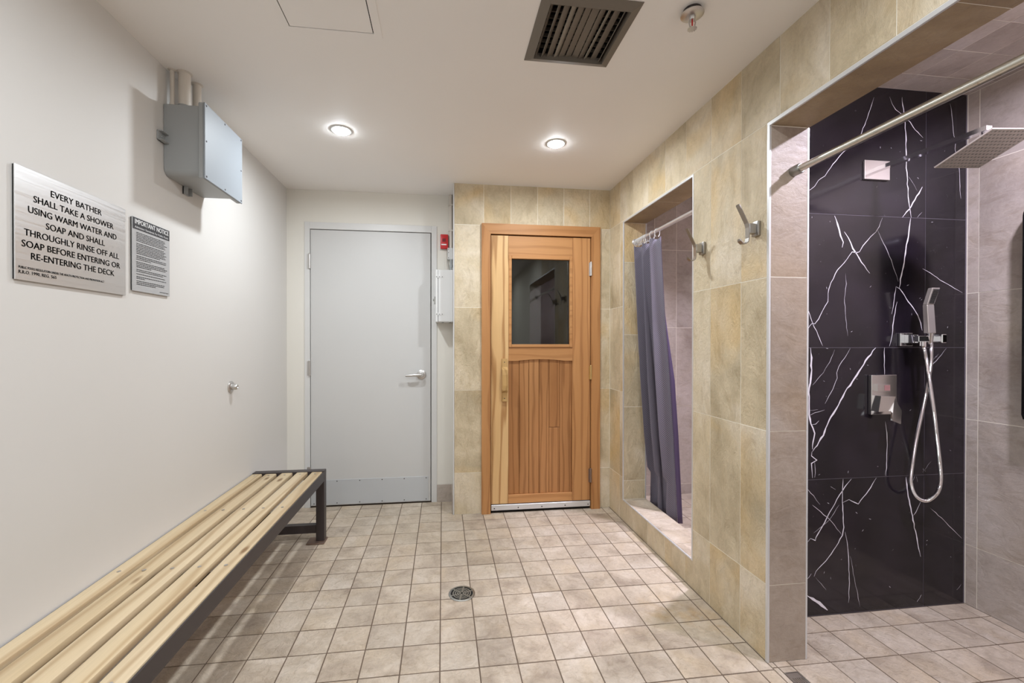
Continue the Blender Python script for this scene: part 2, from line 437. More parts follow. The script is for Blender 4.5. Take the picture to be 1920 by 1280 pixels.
# ---- big shower: marble wall, side wall, ceiling
VX = 2.266
wall_marble = struct(slab('wall_marble', 'mgrout', lambda x, z, n: (x, YM+.0012-n, z), (XJ-.02, XS+.05, 0, ZS+.03), [], .08))
slabs = tiles('marble_slab', 'marble', wall_marble, lambda x, z, n: (x, YM-n, z), [XJ, VX, XS-.006], [.003, .627, 1.231, 1.842, ZS+.012], (XJ, XS, 0, ZS+.012), [], .007, .0032, .0002)
VEINS = [(0.0035,[(1.984,2.391),(1.956,2.314),(1.914,2.207),(1.809,2.112),(1.762,2.055),(1.732,2.014),(1.699,1.993),(1.680,1.965),(1.639,1.938)]),(0.0040,[(2.067,2.399),(2.081,2.366),(2.099,2.342),(2.140,2.317),(2.178,2.289),(2.204,2.255),(2.248,2.220)]),(0.0060,[(2.133,2.402),(2.142,2.347),(2.151,2.277),(2.158,2.131),(2.158,2.091),(2.168,1.960),(2.176,1.895),(2.186,1.842)]),(0.0080,[(2.246,1.989),(2.186,1.895),(2.138,1.840)]),(0.0030,[(2.395,2.391),(2.408,2.320),(2.418,2.238),(2.430,2.218),(2.424,2.177),(2.449,2.081),(2.453,1.983),(2.459,1.942)]),(0.0015,[(2.168,2.036),(2.200,1.997),(2.218,1.967)]),(0.0020,[(2.245,1.869),(2.219,1.843)]),(0.0100,[(1.782,1.835),(1.798,1.796),(1.813,1.745),(1.828,1.715),(1.822,1.691)]),(0.0090,[(1.833,1.763),(1.854,1.736),(1.877,1.688),(1.910,1.645),(1.939,1.609),(1.967,1.575)]),(0.0040,[(2.032,1.834),(2.015,1.793),(1.997,1.767),(1.956,1.729),(1.930,1.702),(1.912,1.673),(1.895,1.669),(1.874,1.672),(1.834,1.622),(1.799,1.588),(1.765,1.528),(1.754,1.497),(1.750,1.441),(1.723,1.399),(1.703,1.361),(1.683,1.338),(1.672,1.343),(1.636,1.302)]),(0.0040,[(1.636,1.429),(1.672,1.343),(1.701,1.287),(1.725,1.237)]),(0.0025,[(2.006,1.777),(2.039,1.716),(2.081,1.639),(2.100,1.587),(2.118,1.540)]),(0.0080,[(2.183,1.839),(2.174,1.773),(2.156,1.672),(2.136,1.572),(2.124,1.509)]),(0.0055,[(2.106,1.516),(2.127,1.506),(2.161,1.462),(2.198,1.420),(2.225,1.383),(2.241,1.347),(2.250,1.310)]),(0.0040,[(2.106,1.516),(2.098,1.461),(2.084,1.387)]),(0.0050,[(2.113,1.445),(2.095,1.356),(2.087,1.288),(2.073,1.236)]),(0.0035,[(2.250,1.603),(2.294,1.583),(2.344,1.552),(2.406,1.524),(2.470,1.493)]),(0.0020,[(1.840,1.571),(1.845,1.524),(1.835,1.457),(1.841,1.380),(1.853,1.285)]),(0.0110,[(1.663,1.230),(1.668,1.185),(1.667,1.111),(1.654,1.027),(1.657,0.983),(1.657,0.924),(1.666,0.884),(1.686,0.839),(1.675,0.766)]),(0.0100,[(2.001,1.230),(1.946,1.169),(1.912,1.119),(1.879,1.074),(1.840,1.025),(1.807,0.966),(1.768,0.912),(1.730,0.828),(1.675,0.756)]),(0.0100,[(1.672,0.756),(1.670,0.736),(1.697,0.716),(1.670,0.702),(1.673,0.667),(1.676,0.635)]),(0.0040,[(1.686,0.711),(1.689,0.676),(1.687,0.637)]),(0.0050,[(2.047,1.230),(2.047,1.168),(2.048,1.105)]),(0.0050,[(2.053,0.885),(2.062,0.830),(2.063,0.754),(2.062,0.703),(2.058,0.630)]),(0.0025,[(1.867,1.228),(1.839,1.184),(1.808,1.144),(1.797,1.115),(1.800,1.090),(1.778,1.040),(1.737,0.972)]),(0.0020,[(1.786,1.221),(1.761,1.164),(1.728,1.115),(1.673,1.059)]),(0.0040,[(1.655,0.919),(1.685,0.933),(1.735,0.945)]),(0.0050,[(1.672,0.879),(1.691,0.881),(1.707,0.896)]),(0.0020,[(1.658,0.944),(1.701,0.948)]),(0.0025,[(2.383,1.227),(2.341,1.182),(2.288,1.129)]),(0.0020,[(2.341,1.200),(2.309,1.172)]),(0.0015,[(2.303,0.690),(2.256,0.640)]),(0.0055,[(1.833,0.625),(1.830,0.536),(1.834,0.445),(1.838,0.401),(1.831,0.364),(1.784,0.297),(1.746,0.251),(1.722,0.231),(1.695,0.206),(1.686,0.183)]),(0.0060,[(1.876,0.623),(1.843,0.589),(1.801,0.532),(1.765,0.475),(1.747,0.444),(1.694,0.361),(1.692,0.348),(1.667,0.359),(1.644,0.335)]),(0.0040,[(1.844,0.380),(1.859,0.303),(1.867,0.184),(1.867,0.119),(1.864,0.049)]),(0.0050,[(2.007,0.623),(1.977,0.578),(1.940,0.537),(1.913,0.505),(1.864,0.528),(1.831,0.515)]),(0.0030,[(1.641,0.591),(1.682,0.554),(1.714,0.512)]),(0.0030,[(1.676,0.511),(1.762,0.443),(1.829,0.364)]),(0.0020,[(1.813,0.505),(1.762,0.438),(1.682,0.383)]),(0.0040,[(1.769,0.592),(1.795,0.576)]),(0.0080,[(2.166,0.620),(2.176,0.548),(2.205,0.415),(2.228,0.325),(2.248,0.239)]),(0.0060,[(2.246,0.498),(2.230,0.469),(2.208,0.437)]),(0.0025,[(2.300,0.468),(2.375,0.406),(2.476,0.313)]),(0.0160,[(1.647,0.101),(1.696,0.070),(1.756,0.023)]),(0.0018,[(1.872,0.265),(1.897,0.144),(1.925,0.026)]),(0.0040,[(1.672,0.197),(1.647,0.170)]),(0.0070,[(2.249,0.048),(2.230,0.027)]),(0.0030,[(2.475,0.093),(2.449,0.066)]),(0.0015,[(1.695,0.177),(1.749,0.117)]),(0.0060,[(2.213,0.621),(2.204,0.602)]),(0.0030,[(2.223,0.620),(2.229,0.595)]),]
vb = B(); rv = random.Random(5)
for wd, pts in VEINS:
    P = [Vector((a, 0, b)) for a, b in pts]; Q = [P[0]]
    for a, b in zip(P, P[1:]):
        nseg = max(1, int((b-a).length/.018)); d = (b-a).normalized(); nn = Vector((-d.z, 0, d.x))
        for k in range(1, nseg+1):
            q = a.lerp(b, k/nseg)
            if k < nseg: q = q+nn*rv.uniform(-1, 1)*(.0016+wd*.12)
            Q.append(q)
    prev = None; NQ = len(Q)
    for i, q in enumerate(Q):
        d = (Q[min(i+1, NQ-1)]-Q[max(i-1, 0)]).normalized(); nn = Vector((-d.z, 0, d.x))
        e = min(1, .25+min(i, NQ-1-i)*.35)
        h = wd*.40*rv.uniform(.55, 1.15)*e
        pr = [vb.bm.verts.new((q+nn*s_*h)+Vector((0, YM-.0007, 0))) for s_ in (-1, 1)]
        if prev: vb.bm.faces.new((prev[0], prev[1], pr[1], pr[0]))
        prev = pr
for _ in range(60):                                        # small flecks
    a, b, L, an = rv.uniform(1.66, 2.47), rv.uniform(.05, 2.35), rv.uniform(.002, .008), rv.uniform(0, 3.14)
    d = Vector((math.cos(an), 0, math.sin(an)))*L; nn = Vector((-d.z, 0, d.x))*.16; p = Vector((a, YM-.0007, b))
    vb.bm.faces.new([vb.bm.verts.new(p+q) for q in (-d, nn*rv.uniform(.4, 1), d, -nn*rv.uniform(.4, 1))])
vo = vb.build('veining', 'vein', wall_marble); vo['kind'] = 'stuff'
wall_side = struct(slab('wall_shower_side', 'grout', lambda y, z, n: (XS+R-n, y, z), (-.25, YM+.05, 0, ZS+.05), [], .08))
tiles('tile', 'stalltile', wall_side, lambda y, z, n: (XS-n, y, z), [1.69-.2*k for k in range(5, -1, -1)]+[YM], [-.3, .287, .888, 1.489, 2.09, 2.7], (.75, YM-.002, 0, ZS+.012), [], .006, .003, .0008)
wall_near = struct(slab('wall_shower_near', 'stalltile', lambda x, z, n: (x, -.2+n, z), (XR+.17, XS, 0, ZS), [], .08))
ceil_s = struct(slab('ceiling_shower', 'grout', lambda x, y, n: (x, y, ZS+.012+R-n), (XJ-.06, XS+.05, -.25, YM+.05), [], .06))
tiles('tile', 'stalltile', ceil_s, lambda x, y, n: (x, y, ZS+.012-n), [XJ+.003]+[1.485+.15*k for k in range(0, 7)]+[XS], [1.633-.155*k for k in range(7, -1, -1)]+[YM], (XJ, XS, .5, YM), [], .006, .0026, .0006)
# ---- curtained stall behind the small opening
CX, CY0, CY1, CF, CZ = 2.35, 1.90, YS, .075, 2.427
wsf = struct(slab('wall_stall_far', 'grout', lambda x, z, n: (x, CY1+R-n, z), (XJ-.005, CX+.05, 0, CZ), [], .06))
tiles('tile', 'stalltile', wsf, lambda x, z, n: (x, CY1-n, z), [1.42, 1.62, 1.80, 2.0, 2.2, 2.4], [CF, .155, .765, 1.37, 1.97, 2.57], (XJ, CX, CF, CZ), [])
wss = struct(slab('wall_stall_side', 'stalltile', lambda y, z, n: (CX-n, y, z), (CY0, CY1, 0, CZ), [], .06)) 
wsn = struct(slab('wall_stall_near', 'stalltile', lambda x, z, n: (x, CY0+n, z), (XJ, CX, 0, CZ), [], .06))
cst = struct(slab('ceiling_stall', 'stalltile', lambda x, y, n: (x, y, CZ-n), (XJ-.01, CX+.05, CY0-.06, CY1+.06), [], .05))
fst = struct(slab('floor_stall', 'fgrout', lambda x, y, n: (x, y, CF-R+n), (XJ-.005, CX+.05, CY0-.06, CY1+.06), [], .06))
tiles('tile', 'floor', fst, lambda x, y, n: (x, y, CF+n), [XJ]+[1.48+.155*k for k in range(0, 7)], [CY0+.155*k for k in range(0, 9)], (XJ, CX, CY0, CY1), [], .006, .004, .0004)
# ---- edge trims and baseboard
def strip_obj(name, mat, *boxes):
    b = B()
    for q in boxes: b.box(*q, bev=.0006)
    return struct(b.build(name, mat))
e = .011
t1 = strip_obj('trim_1', 'alu', (XR-.0022, XR+.006, YA-.001, YA+e, 0, ZO+.001), )
strip_obj('trim_2', 'alu', (XR-.0022, XR+.006, .1, YA+e, ZO-.0008, ZO+e+.002))
strip_obj('trim_3', 'alu', (XR-.0016, XR+.006, Y2-.009, Y1+.007, ZO-.0008, ZO+.010))
strip_obj('trim_4', 'alu', (XR-.0016, XR+.006, Y2-.009, Y2+.0008, ZSILL, ZO))
strip_obj('trim_5', 'alu', (XR-.0016, XR+.006, Y1-.0008, Y1+.007, ZSILL, ZO))
strip_obj('trim_6', 'alu', (XR-.0016, XR+.006, Y2-.009, Y1+.007, ZSILL-.007, ZSILL+.0005))
strip_obj('trim_7', 'alu', (XJ-.006, XJ+.0018, YA-.001, YA+.005, 0, ZO))
strip_obj('trim_8', 'alu', (XJ-.006, XJ+.0018, Y1-.004, Y1, ZSILL, ZO))
strip_obj('trim_9', 'trimw', (XT-.007, XT, YS-.001, YS+.006, 0, ZC))
struct(bx('baseboard_back', 'stalltile', None, -.046, XT-.004, YB-.009, YB, 0, .137, bev=.001))
struct(bx('baseboard_side', 'stalltile', None, XT-.013, XT-.004, YS+.01, YB-.009, 0, .137, bev=.001))

# ================================================================== DOORS
def screw(parent, p, n, r=.004, mat='satin', name='screw'):
    return B().lathe(p, n, [(0, -.001), (r, -.001), (r, .0012), (r*.6, .002), (0, .002)], 8).build(name, mat, parent)
# ---- white door
d1 = struct(bx('door_1', 'door', None, -.994, -.096, YB-.001, YB+.043, .010, 2.108, bev=.0015))
fb = B(); fy0 = YB-.006
fb.box(dx0, -.998, fy0, YB+.08, 0, dz1, bev=.0015); fb.box(-.088, dx1, fy0, YB+.08, 0, dz1, bev=.0015)
fb.box(-.998, -.088, fy0, YB+.08, 2.113, dz1, bev=.0015)
fb.build('frame', 'trimw', d1)
bx('stop', 'trimw', d1, -.098, -.088, YB+.03, YB+.075, 0, 2.113)
bx('gap_seal', 'caulk', d1, -.998, -.088, YB+.045, YB+.06, 0.0, .012)  # dark strip filling the gap under the leaf
kp = bx('kick_plate', 'kick', d1, -.990, -.112, YB-.0035, YB-.0005, .016, .206, bev=.0006)
for zz in (.028, .194):
    for k in range(6): screw(kp, (-.970+k*.168, YB-.0033, zz), (0, -1, 0), .0042, 'darkm')
for zz in (1.866, 1.058, .255):
    h = B().lathe((-.999, YB-.011, zz-.055), (0, 0, 1), [(0, 0), (.008, 0), (.008, .11), (0, .11)], 12)
    h.lathe((-.999, YB-.011, zz+.056), (0, 0, 1), [(0, 0), (.006, 0), (.004, .006), (0, .006)], 10)
    h.box(-1.018, -.992, YB-.0075, YB-.004, zz-.055, zz+.055)
    h.build('hinge', 'satin', d1, True)
hd = B().lathe((-.166, YB, 1.003), (0, -1, 0), [(0, 0), (.036, 0), (.036, .008), (.031, .012), (.02, .013), (.017, .045), (0, .046)], 28)
hd.build('handle_rose', 'satin', d1, True)
lv = B().tube([(-.166, YB-.046, 1.003), (-.185, YB-.050, 1.003), (-.22, YB-.052, 1.002), (-.26, YB-.050, .999), (-.284, YB-.046, .998)], [.0125, .012, .0105, .009, .0085], 12)
lv.build('handle', 'satin', d1, True)
B().box(-.0965, -.0955, YB+.006, YB+.03, .95, 1.06).build('latch_plate', 'satin', d1)
# ---- cedar sauna door
yF = YS-.021                                    # face of the casing
d2 = struct(B().box(.345, .347, YS+.02, YS+.05, .07, 2.05).build('door_2', 'cedd'))
def mit(pts, name, mat='cedv'): return B().hull(pts, (0, .15, 0)).build(name, mat, d2)
mit([(SD[0]-.004, yF, 0), (.346, yF, 0), (.346, yF, 2.047), (SD[0]-.004, yF, 2.122)], 'casing')
mit([(SD[1]+.004, yF, 0), (1.109, yF, 0), (1.109, yF, 2.047), (SD[1]+.004, yF, 2.122)], 'casing')
mit([(SD[0]-.004, yF, 2.122), (.346, yF, 2.047), (1.109, yF, 2.047), (SD[1]+.004, yF, 2.122)], 'casing', 'cedh')
yD = YS-.006
bx('stile', 'fir', d2, .351, .480, yD, yD+.045, .066, 2.040, bev=.001)
bx('stile', 'cedv', d2, .966, 1.103, yD, yD+.045, .066, 2.040, bev=.001)
bx('rail', 'cedh', d2, .4805, .9655, yD+.001, yD+.045, 1.893, 2.040, bev=.001)
bx('rail', 'cedh', d2, .4805, .9655, yD+.001, yD+.045, .066, .128, bev=.001)
# the middle rail has a gently arched lower edge
up_ = [(.4805, 1.218), (.4805, 1.118)]+[(.4805+.485*k/16, 1.118+.012*math.sin(math.pi*min(1, max(0, (k-2)/12)))) for k in range(1, 16)]+[(.9655, 1.118), (.9655, 1.218)]
B().hull([(a, yD+.001, b) for a, b in up_], (0, .044, 0)).build('rail', 'cedh', d2)
edges = [.4805, .563, .636, .713, .790, .872, .9655]
for k in range(6):
    a, b = edges[k], edges[k+1]
    spans = [(.128, .618), (.6195, 1.16)] if k == 4 else [(.128, 1.16)]
    for z0, z1 in spans: bx('board', 'board', d2, a+.001, b-.001, yD+.012+random.uniform(0, .002), yD+.032, z0, z1, bev=.0025)
# glazing bead and pane
gb = B(); g0, g1, z0, z1 = .481, .965, 1.219, 1.893
for q in ((g0, g0+.022, z0, z1), (g1-.022, g1, z0, z1)): gb.box(q[0], q[1], yD-.006, yD+.02, q[2], q[3], bev=.003)
for q in ((g0+.022, g1-.022, z0, z0+.022), (g0+.022, g1-.022, z1-.022, z1)): gb.box(q[0], q[1], yD-.006, yD+.02, q[2], q[3], bev=.003)
gb.build('glazing_bead', 'cedh', d2)
bx('pane', 'glass', d2, g0+.018, g1-.018, yD+.012, yD+.018, z0+.018, z1-.018)
sw = bx('sweep', 'alu', d2, .352, 1.104, yD-.006, yD+.04, .020, .060, bev=.002)
for k in range(5): screw(sw, (.375+k*.178, yD-.006, .036), (0, -1, 0), .0045, 'darkm')
bx('threshold', 'hole', d2, .346, 1.109, YS+.012, YS+.1, -.0, .012)
hg = B()
hx = .428
hg.hull([(hx, yD, 1.135), (hx, yD, 1.065), (hx, yD-.012, 1.06), (hx, yD-.03, 1.045), (hx, yD-.034, 1.02), (hx, yD-.034, .94), (hx, yD-.03, .915), (hx, yD-.012, .90), (hx, yD, .895), (hx, yD, .822), (hx, yD-.016, .822),
         (hx, yD-.018, .885), (hx, yD-.044, .905), (hx, yD-.05, .94), (hx, yD-.05, 1.02), (hx, yD-.044, 1.055), (hx, yD-.018, 1.075), (hx, yD-.016, 1.135)], (.040, 0, 0))
h2 = hg.build('handle', 'grip', d2)
for zz in (1.11, .845): screw(h2, (hx+.02, yD-.016, zz), (0, -1, 0), .004, 'darkm')
for zz, mt in ((1.806, 'satin'), (1.028, 'brass'), (.252, 'rust')):
    h = B().lathe((1.106, yD-.012, zz-.05), (0, 0, 1), [(0, 0), (.008, 0), (.008, .10), (0, .10)], 12)
    h.lathe((1.106, yD-.012, zz+.051), (0, 0, 1), [(0, 0), (.006, 0), (.004, .006), (0, .006)], 10)
    h.box(1.092, 1.106, yD-.006, yD-.002, zz-.05, zz+.05)
    ho = h.build('hinge', mt, d2, True)

# ================================================================== THINGS
# ---- ceiling downlights
for x_, lb in ((-.55, 'round white ceiling downlight above the white door'), (.652, 'round white ceiling downlight above the cedar sauna door')):
    t = thing('downlight', lb, 'downlight', (x_, 2.406, ZC), 'recessed ceiling downlights')
    B().lathe((x_, 2.406, ZC), (0, 0, -1), [(LENS_R, -.002), (LENS_R+.013, -.002), (LENS_R+.013, .001), (LENS_R+.006, .004), (LENS_R, .0045)], 40, False).build('trim_ring', 'trimw', t, True)
    B().lathe((x_, 2.406, ZC), (0, 0, -1), [(LENS_R, .0005), (LENS_R, .0035), (LENS_R*.85, .009), (LENS_R*.45, .0125), (0, .0135)], 32).build('lens', 'lamp', t, True)
# ---- ceiling hatch
t = thing('ceiling_hatch', 'painted access hatch flush in the ceiling over the bench side', 'hatch', (-.4, 1.4, ZC))
bx('door_panel', 'ceil', t, hx0+.0035, hx1-.0035, hy0+.0035, hy1-.0035, ZC-.0005, ZC+.003)
b = B(); b.box(hx1+.001, hx1+.030, hy0-.03, hy1+.022, ZC-.0022, ZC+.0005); b.box(hx0-.002, hx1+.001, hy1+.001, hy1+.02, ZC-.0010, ZC+.0005)
b.build('frame', 'ceil', t)
bx('backing', 'ventd', t, hx0+.0002, hx1-.0002, hy0+.0002, hy1-.0002, ZC+.003, ZC+.03)
# ---- air vent
t = thing('ceiling_vent', 'grey metal ceiling vent with dusty crooked louvres and a chipped edge', 'vent', (.505, 1.54, ZC))
X0, X1, V0, V1 = .330, .680, 1.372, 1.714; zf = ZC-.014; ww = .032
def fr4(name, pts, mt):
    lo = [(a, c_, ZC-.001) for a, c_ in pts]
    b = B(); v1 = [b.bm.verts.new((a, c_, ZC-.002)) for a, c_ in pts[:2]]+[b.bm.verts.new((a, c_, zf)) for a, c_ in pts[2:]]
    v2 = [b.bm.verts.new((a, c_, ZC+.012)) for a, c_ in pts]
    b.bm.faces.new(v1); b.bm.faces.new(v2[::-1])
    for k in range(4): b.bm.faces.new((v1[k], v2[k], v2[(k+1) % 4], v1[(k+1) % 4]))
    return b.build(name, mt, t)
i0, i1, j0, j1 = X0+ww, X1-ww, V0+ww, V1-ww
fr4('frame_side', [(X0, V1), (X0, V0), (i0, j0), (i0, j1)], 'vent'); fr4('frame_side', [(X1, V0), (X1, V1), (i1, j1), (i1, j0)], 'vent')
fr4('frame_side', [(X1, V1), (X0, V1), (i0, j1), (i1, j1)], 'vent'); fr4('frame_side', [(X0, V0), (X1, V0), (i1, j0), (i0, j0)], 'vent')
rv = random.Random(3)
angs = [62, 50, 28, 35, 12, 20, -8, 30, 48, 15, 55]
for k in range(11):
    xc = i0+.012+(i1-i0-.024)*k/10; a = math.radians(angs[k]+rv.uniform(-6, 6)); hw = .0125; sk = rv.uniform(-.004, .004)
    dx, dz = math.cos(a)*hw, math.sin(a)*hw; z = ZC+.006+rv.uniform(-.003, .003)
    b = B(); n_ = Vector((-math.sin(a), 0, math.cos(a)))*.0012
    p = [(xc-dx, j0, z-dz), (xc+dx, j0, z+dz), (xc+dx+sk, j1, z+dz), (xc-dx+sk, j1, z-dz)]
    b.hull([Vector(q)-n_ for q in p], n_*2); b.build('louvre', 'ventl' if k in (3, 8) else 'vent', t)
for k in range(9): bx('cross_bar', 'vent', t, i0, i1, j0+.022+k*.031, j0+.026+k*.031, ZC+.03, ZC+.042)
b = B()
for q in ((vx0, vx0+.003, vy0, vy1), (vx1-.003, vx1, vy0, vy1), (vx0, vx1, vy0, vy0+.003), (vx0, vx1, vy1-.003, vy1)): b.box(*q, ZC+.002, ZC+.12)
b.box(vx0, vx1, vy0, vy1, ZC+.117, ZC+.12); b.build('duct_box', 'ventd', t)
# ---- sprinkler
t = thing('fire_sprinkler', 'small metal fire sprinkler with red bulb hanging from the ceiling', 'sprinkler', (.862, 1.385, ZC))
o = (.862, 1.385, ZC); dn = (0, 0, -1)
B().lathe(o, dn, [(0, -.001), (.030, -.001), (.030, .006), (.026, .008), (0, .008)], 28).build('ceiling_cup', 'darkm', t, True)
B().lathe(o, dn, [(.012, .008), (.030, .009), (.038, .014), (.038, .017), (.031, .021), (.014, .023), (0, .023)], 32).build('escutcheon', 'satin', t, True)
B().lathe(o, dn, [(0, .02), (.011, .02), (.011, .03), (.008, .034), (0, .034)], 12).build('body', 'satin', t, True)
b = B()
for s_ in (-1, 1): b.tube([(o[0]+s_*.009, o[1], ZC-.033), (o[0]+s_*.012, o[1], ZC-.043), (o[0]+s_*.009, o[1], ZC-.056), (o[0], o[1], ZC-.062)], .0024, 8)
b.build('yoke', 'satin', t, True)
B().tube([(o[0], o[1], ZC-.034), (o[0], o[1], ZC-.058)], .0026, 8).build('bulb', 'red', t, True)
b = B(); b.lathe(o, dn, [(0, .062), (.006, .062), (.006, .065), (0, .065)], 12)
for k in range(12):
    a = k*math.pi/6; c_, s_ = math.cos(a), math.sin(a); q = Vector((o[0], o[1], ZC-.064))
    d = Vector((c_, s_, -.15)); n_ = Vector((-s_, c_, 0))*.0024
    b.hull([q+d*.004-n_, q+d*.0155-n_, q+d*.0155+n_, q+d*.004+n_], (0, 0, .0012))
b.build('deflector', 'satin', t)

# ---- lettering helper
def text_bm(b, s, y0, y1, z0, h, xf, axis='left', bold=0, condensed=False):
    cu = bpy.data.curves.new('text', 'FONT'); cu.body = s; cu.resolution_u = 3; cu.offset = bold
    ob = bpy.data.objects.new('text', cu); C.objects.link(ob); bpy.context.view_layer.update()
    me = bpy.data.meshes.new_from_object(ob.evaluated_get(bpy.context.evaluated_depsgraph_get()))
    xs = [v.co.x for v in me.vertices]
    cu.body = 'H'; bpy.context.view_layer.update()
    mh = bpy.data.meshes.new_from_object(ob.evaluated_get(bpy.context.evaluated_depsgraph_get()))
    ch = max(v.co.y for v in mh.vertices)
    sx_ = (y1-y0)/(max(xs)-min(xs)); sz = h/ch; x0 = min(xs)
    vs_ = [b.bm.verts.new((xf, y0+(v.co.x-x0)*sx_, z0+v.co.y*sz) if axis == 'left' else (y0+(v.co.x-x0)*sx_, xf, z0+v.co.y*sz)) for v in me.vertices]
    for p in me.polygons:
        try: b.bm.faces.new([vs_[i] for i in p.vertices])
        except ValueError: pass
    bpy.data.objects.remove(ob); bpy.data.curves.remove(cu); bpy.data.meshes.remove(me); bpy.data.meshes.remove(mh)
def letters(name, mt, parent, rows, xf, axis='left', bold=0):
    b = B()
    for r in rows: text_bm(b, *r, xf, axis, bold)
    return b.build(name, mt, parent)
# ---- big rules sign
t = thing('rules_sign', 'large brushed metal sign telling every bather to take a shower', 'sign', (XL, 1.515, 1.58))
sx_ = XL+.0075
bx('plate', 'plate', t, sx_-.003, sx_, 1.311, 1.718, 1.424, 1.740, bev=.0005)
bx('backing', 'black', t, XL, sx_-.003, 1.3125, 1.7165, 1.4255, 1.7385)
rows = [('EVERY BATHER', 1.419, 1.608, 1.684, .0185), ('SHALL TAKE A SHOWER', 1.365, 1.660, 1.651, .0185), ('USING WARM WATER AND', 1.349, 1.674, 1.617, .0185), ('SOAP AND SHALL', 1.403, 1.621, 1.5835, .0185),
        ('THROUGHLY RINSE OFF ALL', 1.337, 1.685, 1.5505, .0185), ('SOAP BEFORE ENTERING OR', 1.330, 1.690, 1.518, .0185), ('RE-ENTERING THE DECK', 1.357, 1.663, 1.4865, .0185),
        ('PUBLIC POOLS REGULATOIN UNDER THE HEALTH PROTECTION AND PROMOTION ACT', 1.321, 1.618, 1.4565, .0062), ('R.R.O. 1990, REG. 565', 1.321, 1.436, 1.4425, .0085)]
for (a_, b_, c_, z_, h_) in rows:
    letters('text_line', 'ink', t, [(a_, b_+d1_, c_+d1_, z_+d2_, h_) for d1_, d2_ in ((0, 0), (.00045*h_/.0185, .0002), (-.00045*h_/.0185, -.0002))], sx_+.0004)
# ---- small notice
t = thing('notice_sign', 'small silver pool notice with a black heading and fine print', 'sign', (XL, 1.862, 1.58))
nx = XL+.008
bx('plate', 'notice', t, nx-.0035, nx, 1.752, 1.970, 1.447, 1.727, bev=.0005)
bx('backing', 'black', t, XL, nx-.0035, 1.754, 1.968, 1.449, 1.725)
bx('heading_band', 'band', t, nx, nx+.0004, 1.7535, 1.9685, 1.682, 1.7255)
b = B()
for i_, k_ in enumerate((0, .0006, -.0006)): text_bm(b, 'IMPORTANT NOTICE', 1.764+k_, 1.961+k_, 1.703, .0175, nx+.0007+.00025*i_)
b.build('heading', 'whiteink', t)
letters('subheading', 'whiteink', t, [('Admission Standards For Public Pools', 1.764, 1.958, 1.6875, .0075)], nx+.0008)
b = B(); z = 1.672; rv = random.Random(8)
for n_, last in ((6, .93), (7, .75), (3, .45), (4, .45), (2, .85), (1, .85), (2, .25), (3, .6)):
    for k in range(n_):
        end = 1.772+(.182*(last if k == n_-1 and n_ > 1 else rv.uniform(.88, 1.)) )
        y = 1.772
        while y < end:
            L = min(rv.uniform(.004, .014), end-y)
            b.bm.faces.new([b.bm.verts.new(q) for q in ((nx+.0004, y, z), (nx+.0004, y+L, z), (nx+.0004, y+L, z-.0028), (nx+.0004, y, z-.0028))])
            y += L+.0018
        z -= .0062
    z -= .0042
for k in range(6):
    y = 1.905+k*.0095
    b.bm.faces.new([b.bm.verts.new(q) for q in ((nx+.0004, y, 1.459), (nx+.0004, y+.0075, 1.459), (nx+.0004, y+.0075, 1.4565), (nx+.0004, y, 1.4565))])
o = b.build('fine_print', 'ink', t); o['kind'] = 'stuff'

# ---- grey junction box
t = thing('junction_box', 'grey plastic electrical junction box high on the white wall', 'box', (XL, 2.1, 2.1))
b = B(); xb0, xb1, bya, byb, bza, bzb = XL+.002, -1.024, 1.945, 2.258, 1.957, 2.256
pf = []
for (cy, cz, a0) in ((byb-.03, bzb-.006, 0), (bya+.006, bzb-.006, 90), (bya+.03, bza+.03, 180), (byb-.03, bza+.03, 270)):
    rr = .03 if a0 >= 180 else .006
    for k in range(7):
        a = math.radians(a0+k*15); pf.append((cy+rr*math.cos(a), cz+rr*math.sin(a)))
b.hull([(xb0, y, z) for y, z in pf], (xb1-xb0, 0, 0)); b.build('body', 'boxg', t, True)
bx('collar', 'boxg', t, xb1, xb1+.020, 1.934, 2.269, 1.946, 2.266, bev=.003)
ld = bx('lid', 'lid', t, xb1+.0205, xb1+.027, 1.933, 2.270, 1.945, 2.267, bev=.002)
for y_, z_ in ((1.946, 2.256), (2.10, 2.256), (2.256, 2.256), (1.946, 2.106), (2.256, 2.106), (1.946, 1.957), (2.10, 1.957), (2.256, 1.957)):
    screw(ld, (xb1+.0268, y_, z_), (1, 0, 0), .0042, 'darkm')
def foot(y0, y1, z0, z1, axis):
    b = B(); x0, x1 = XL+.0005, XL+.022
    if axis == 'y': b.box(x0, x0+.006, y0, y1, z0, z1, bev=.001); b.box(x0, x1, y0, y1, z0, z0+.004, bev=.001); b.box(x0, x1, y0, y1, z1-.004, z1, bev=.001)
    else: b.box(x0, x0+.006, y0, y1, z0, z1, bev=.001); b.box(x0, x1, y0, y0+.004, z0, z1, bev=.001); b.box(x0, x1, y1-.004, y1, z0, z1, bev=.001)
    b.lathe((x0+.006, (y0+y1)/2, (z0+z1)/2), (1, 0, 0), [(0, 0), (.005, 0), (.004, .003), (0, .003)], 10)
    b.build('mounting_foot', 'boxg', t)
foot(1.902, 1.946, 2.085, 2.125, 'y'); foot(2.075, 2.115, 1.922, 1.958, 'z')
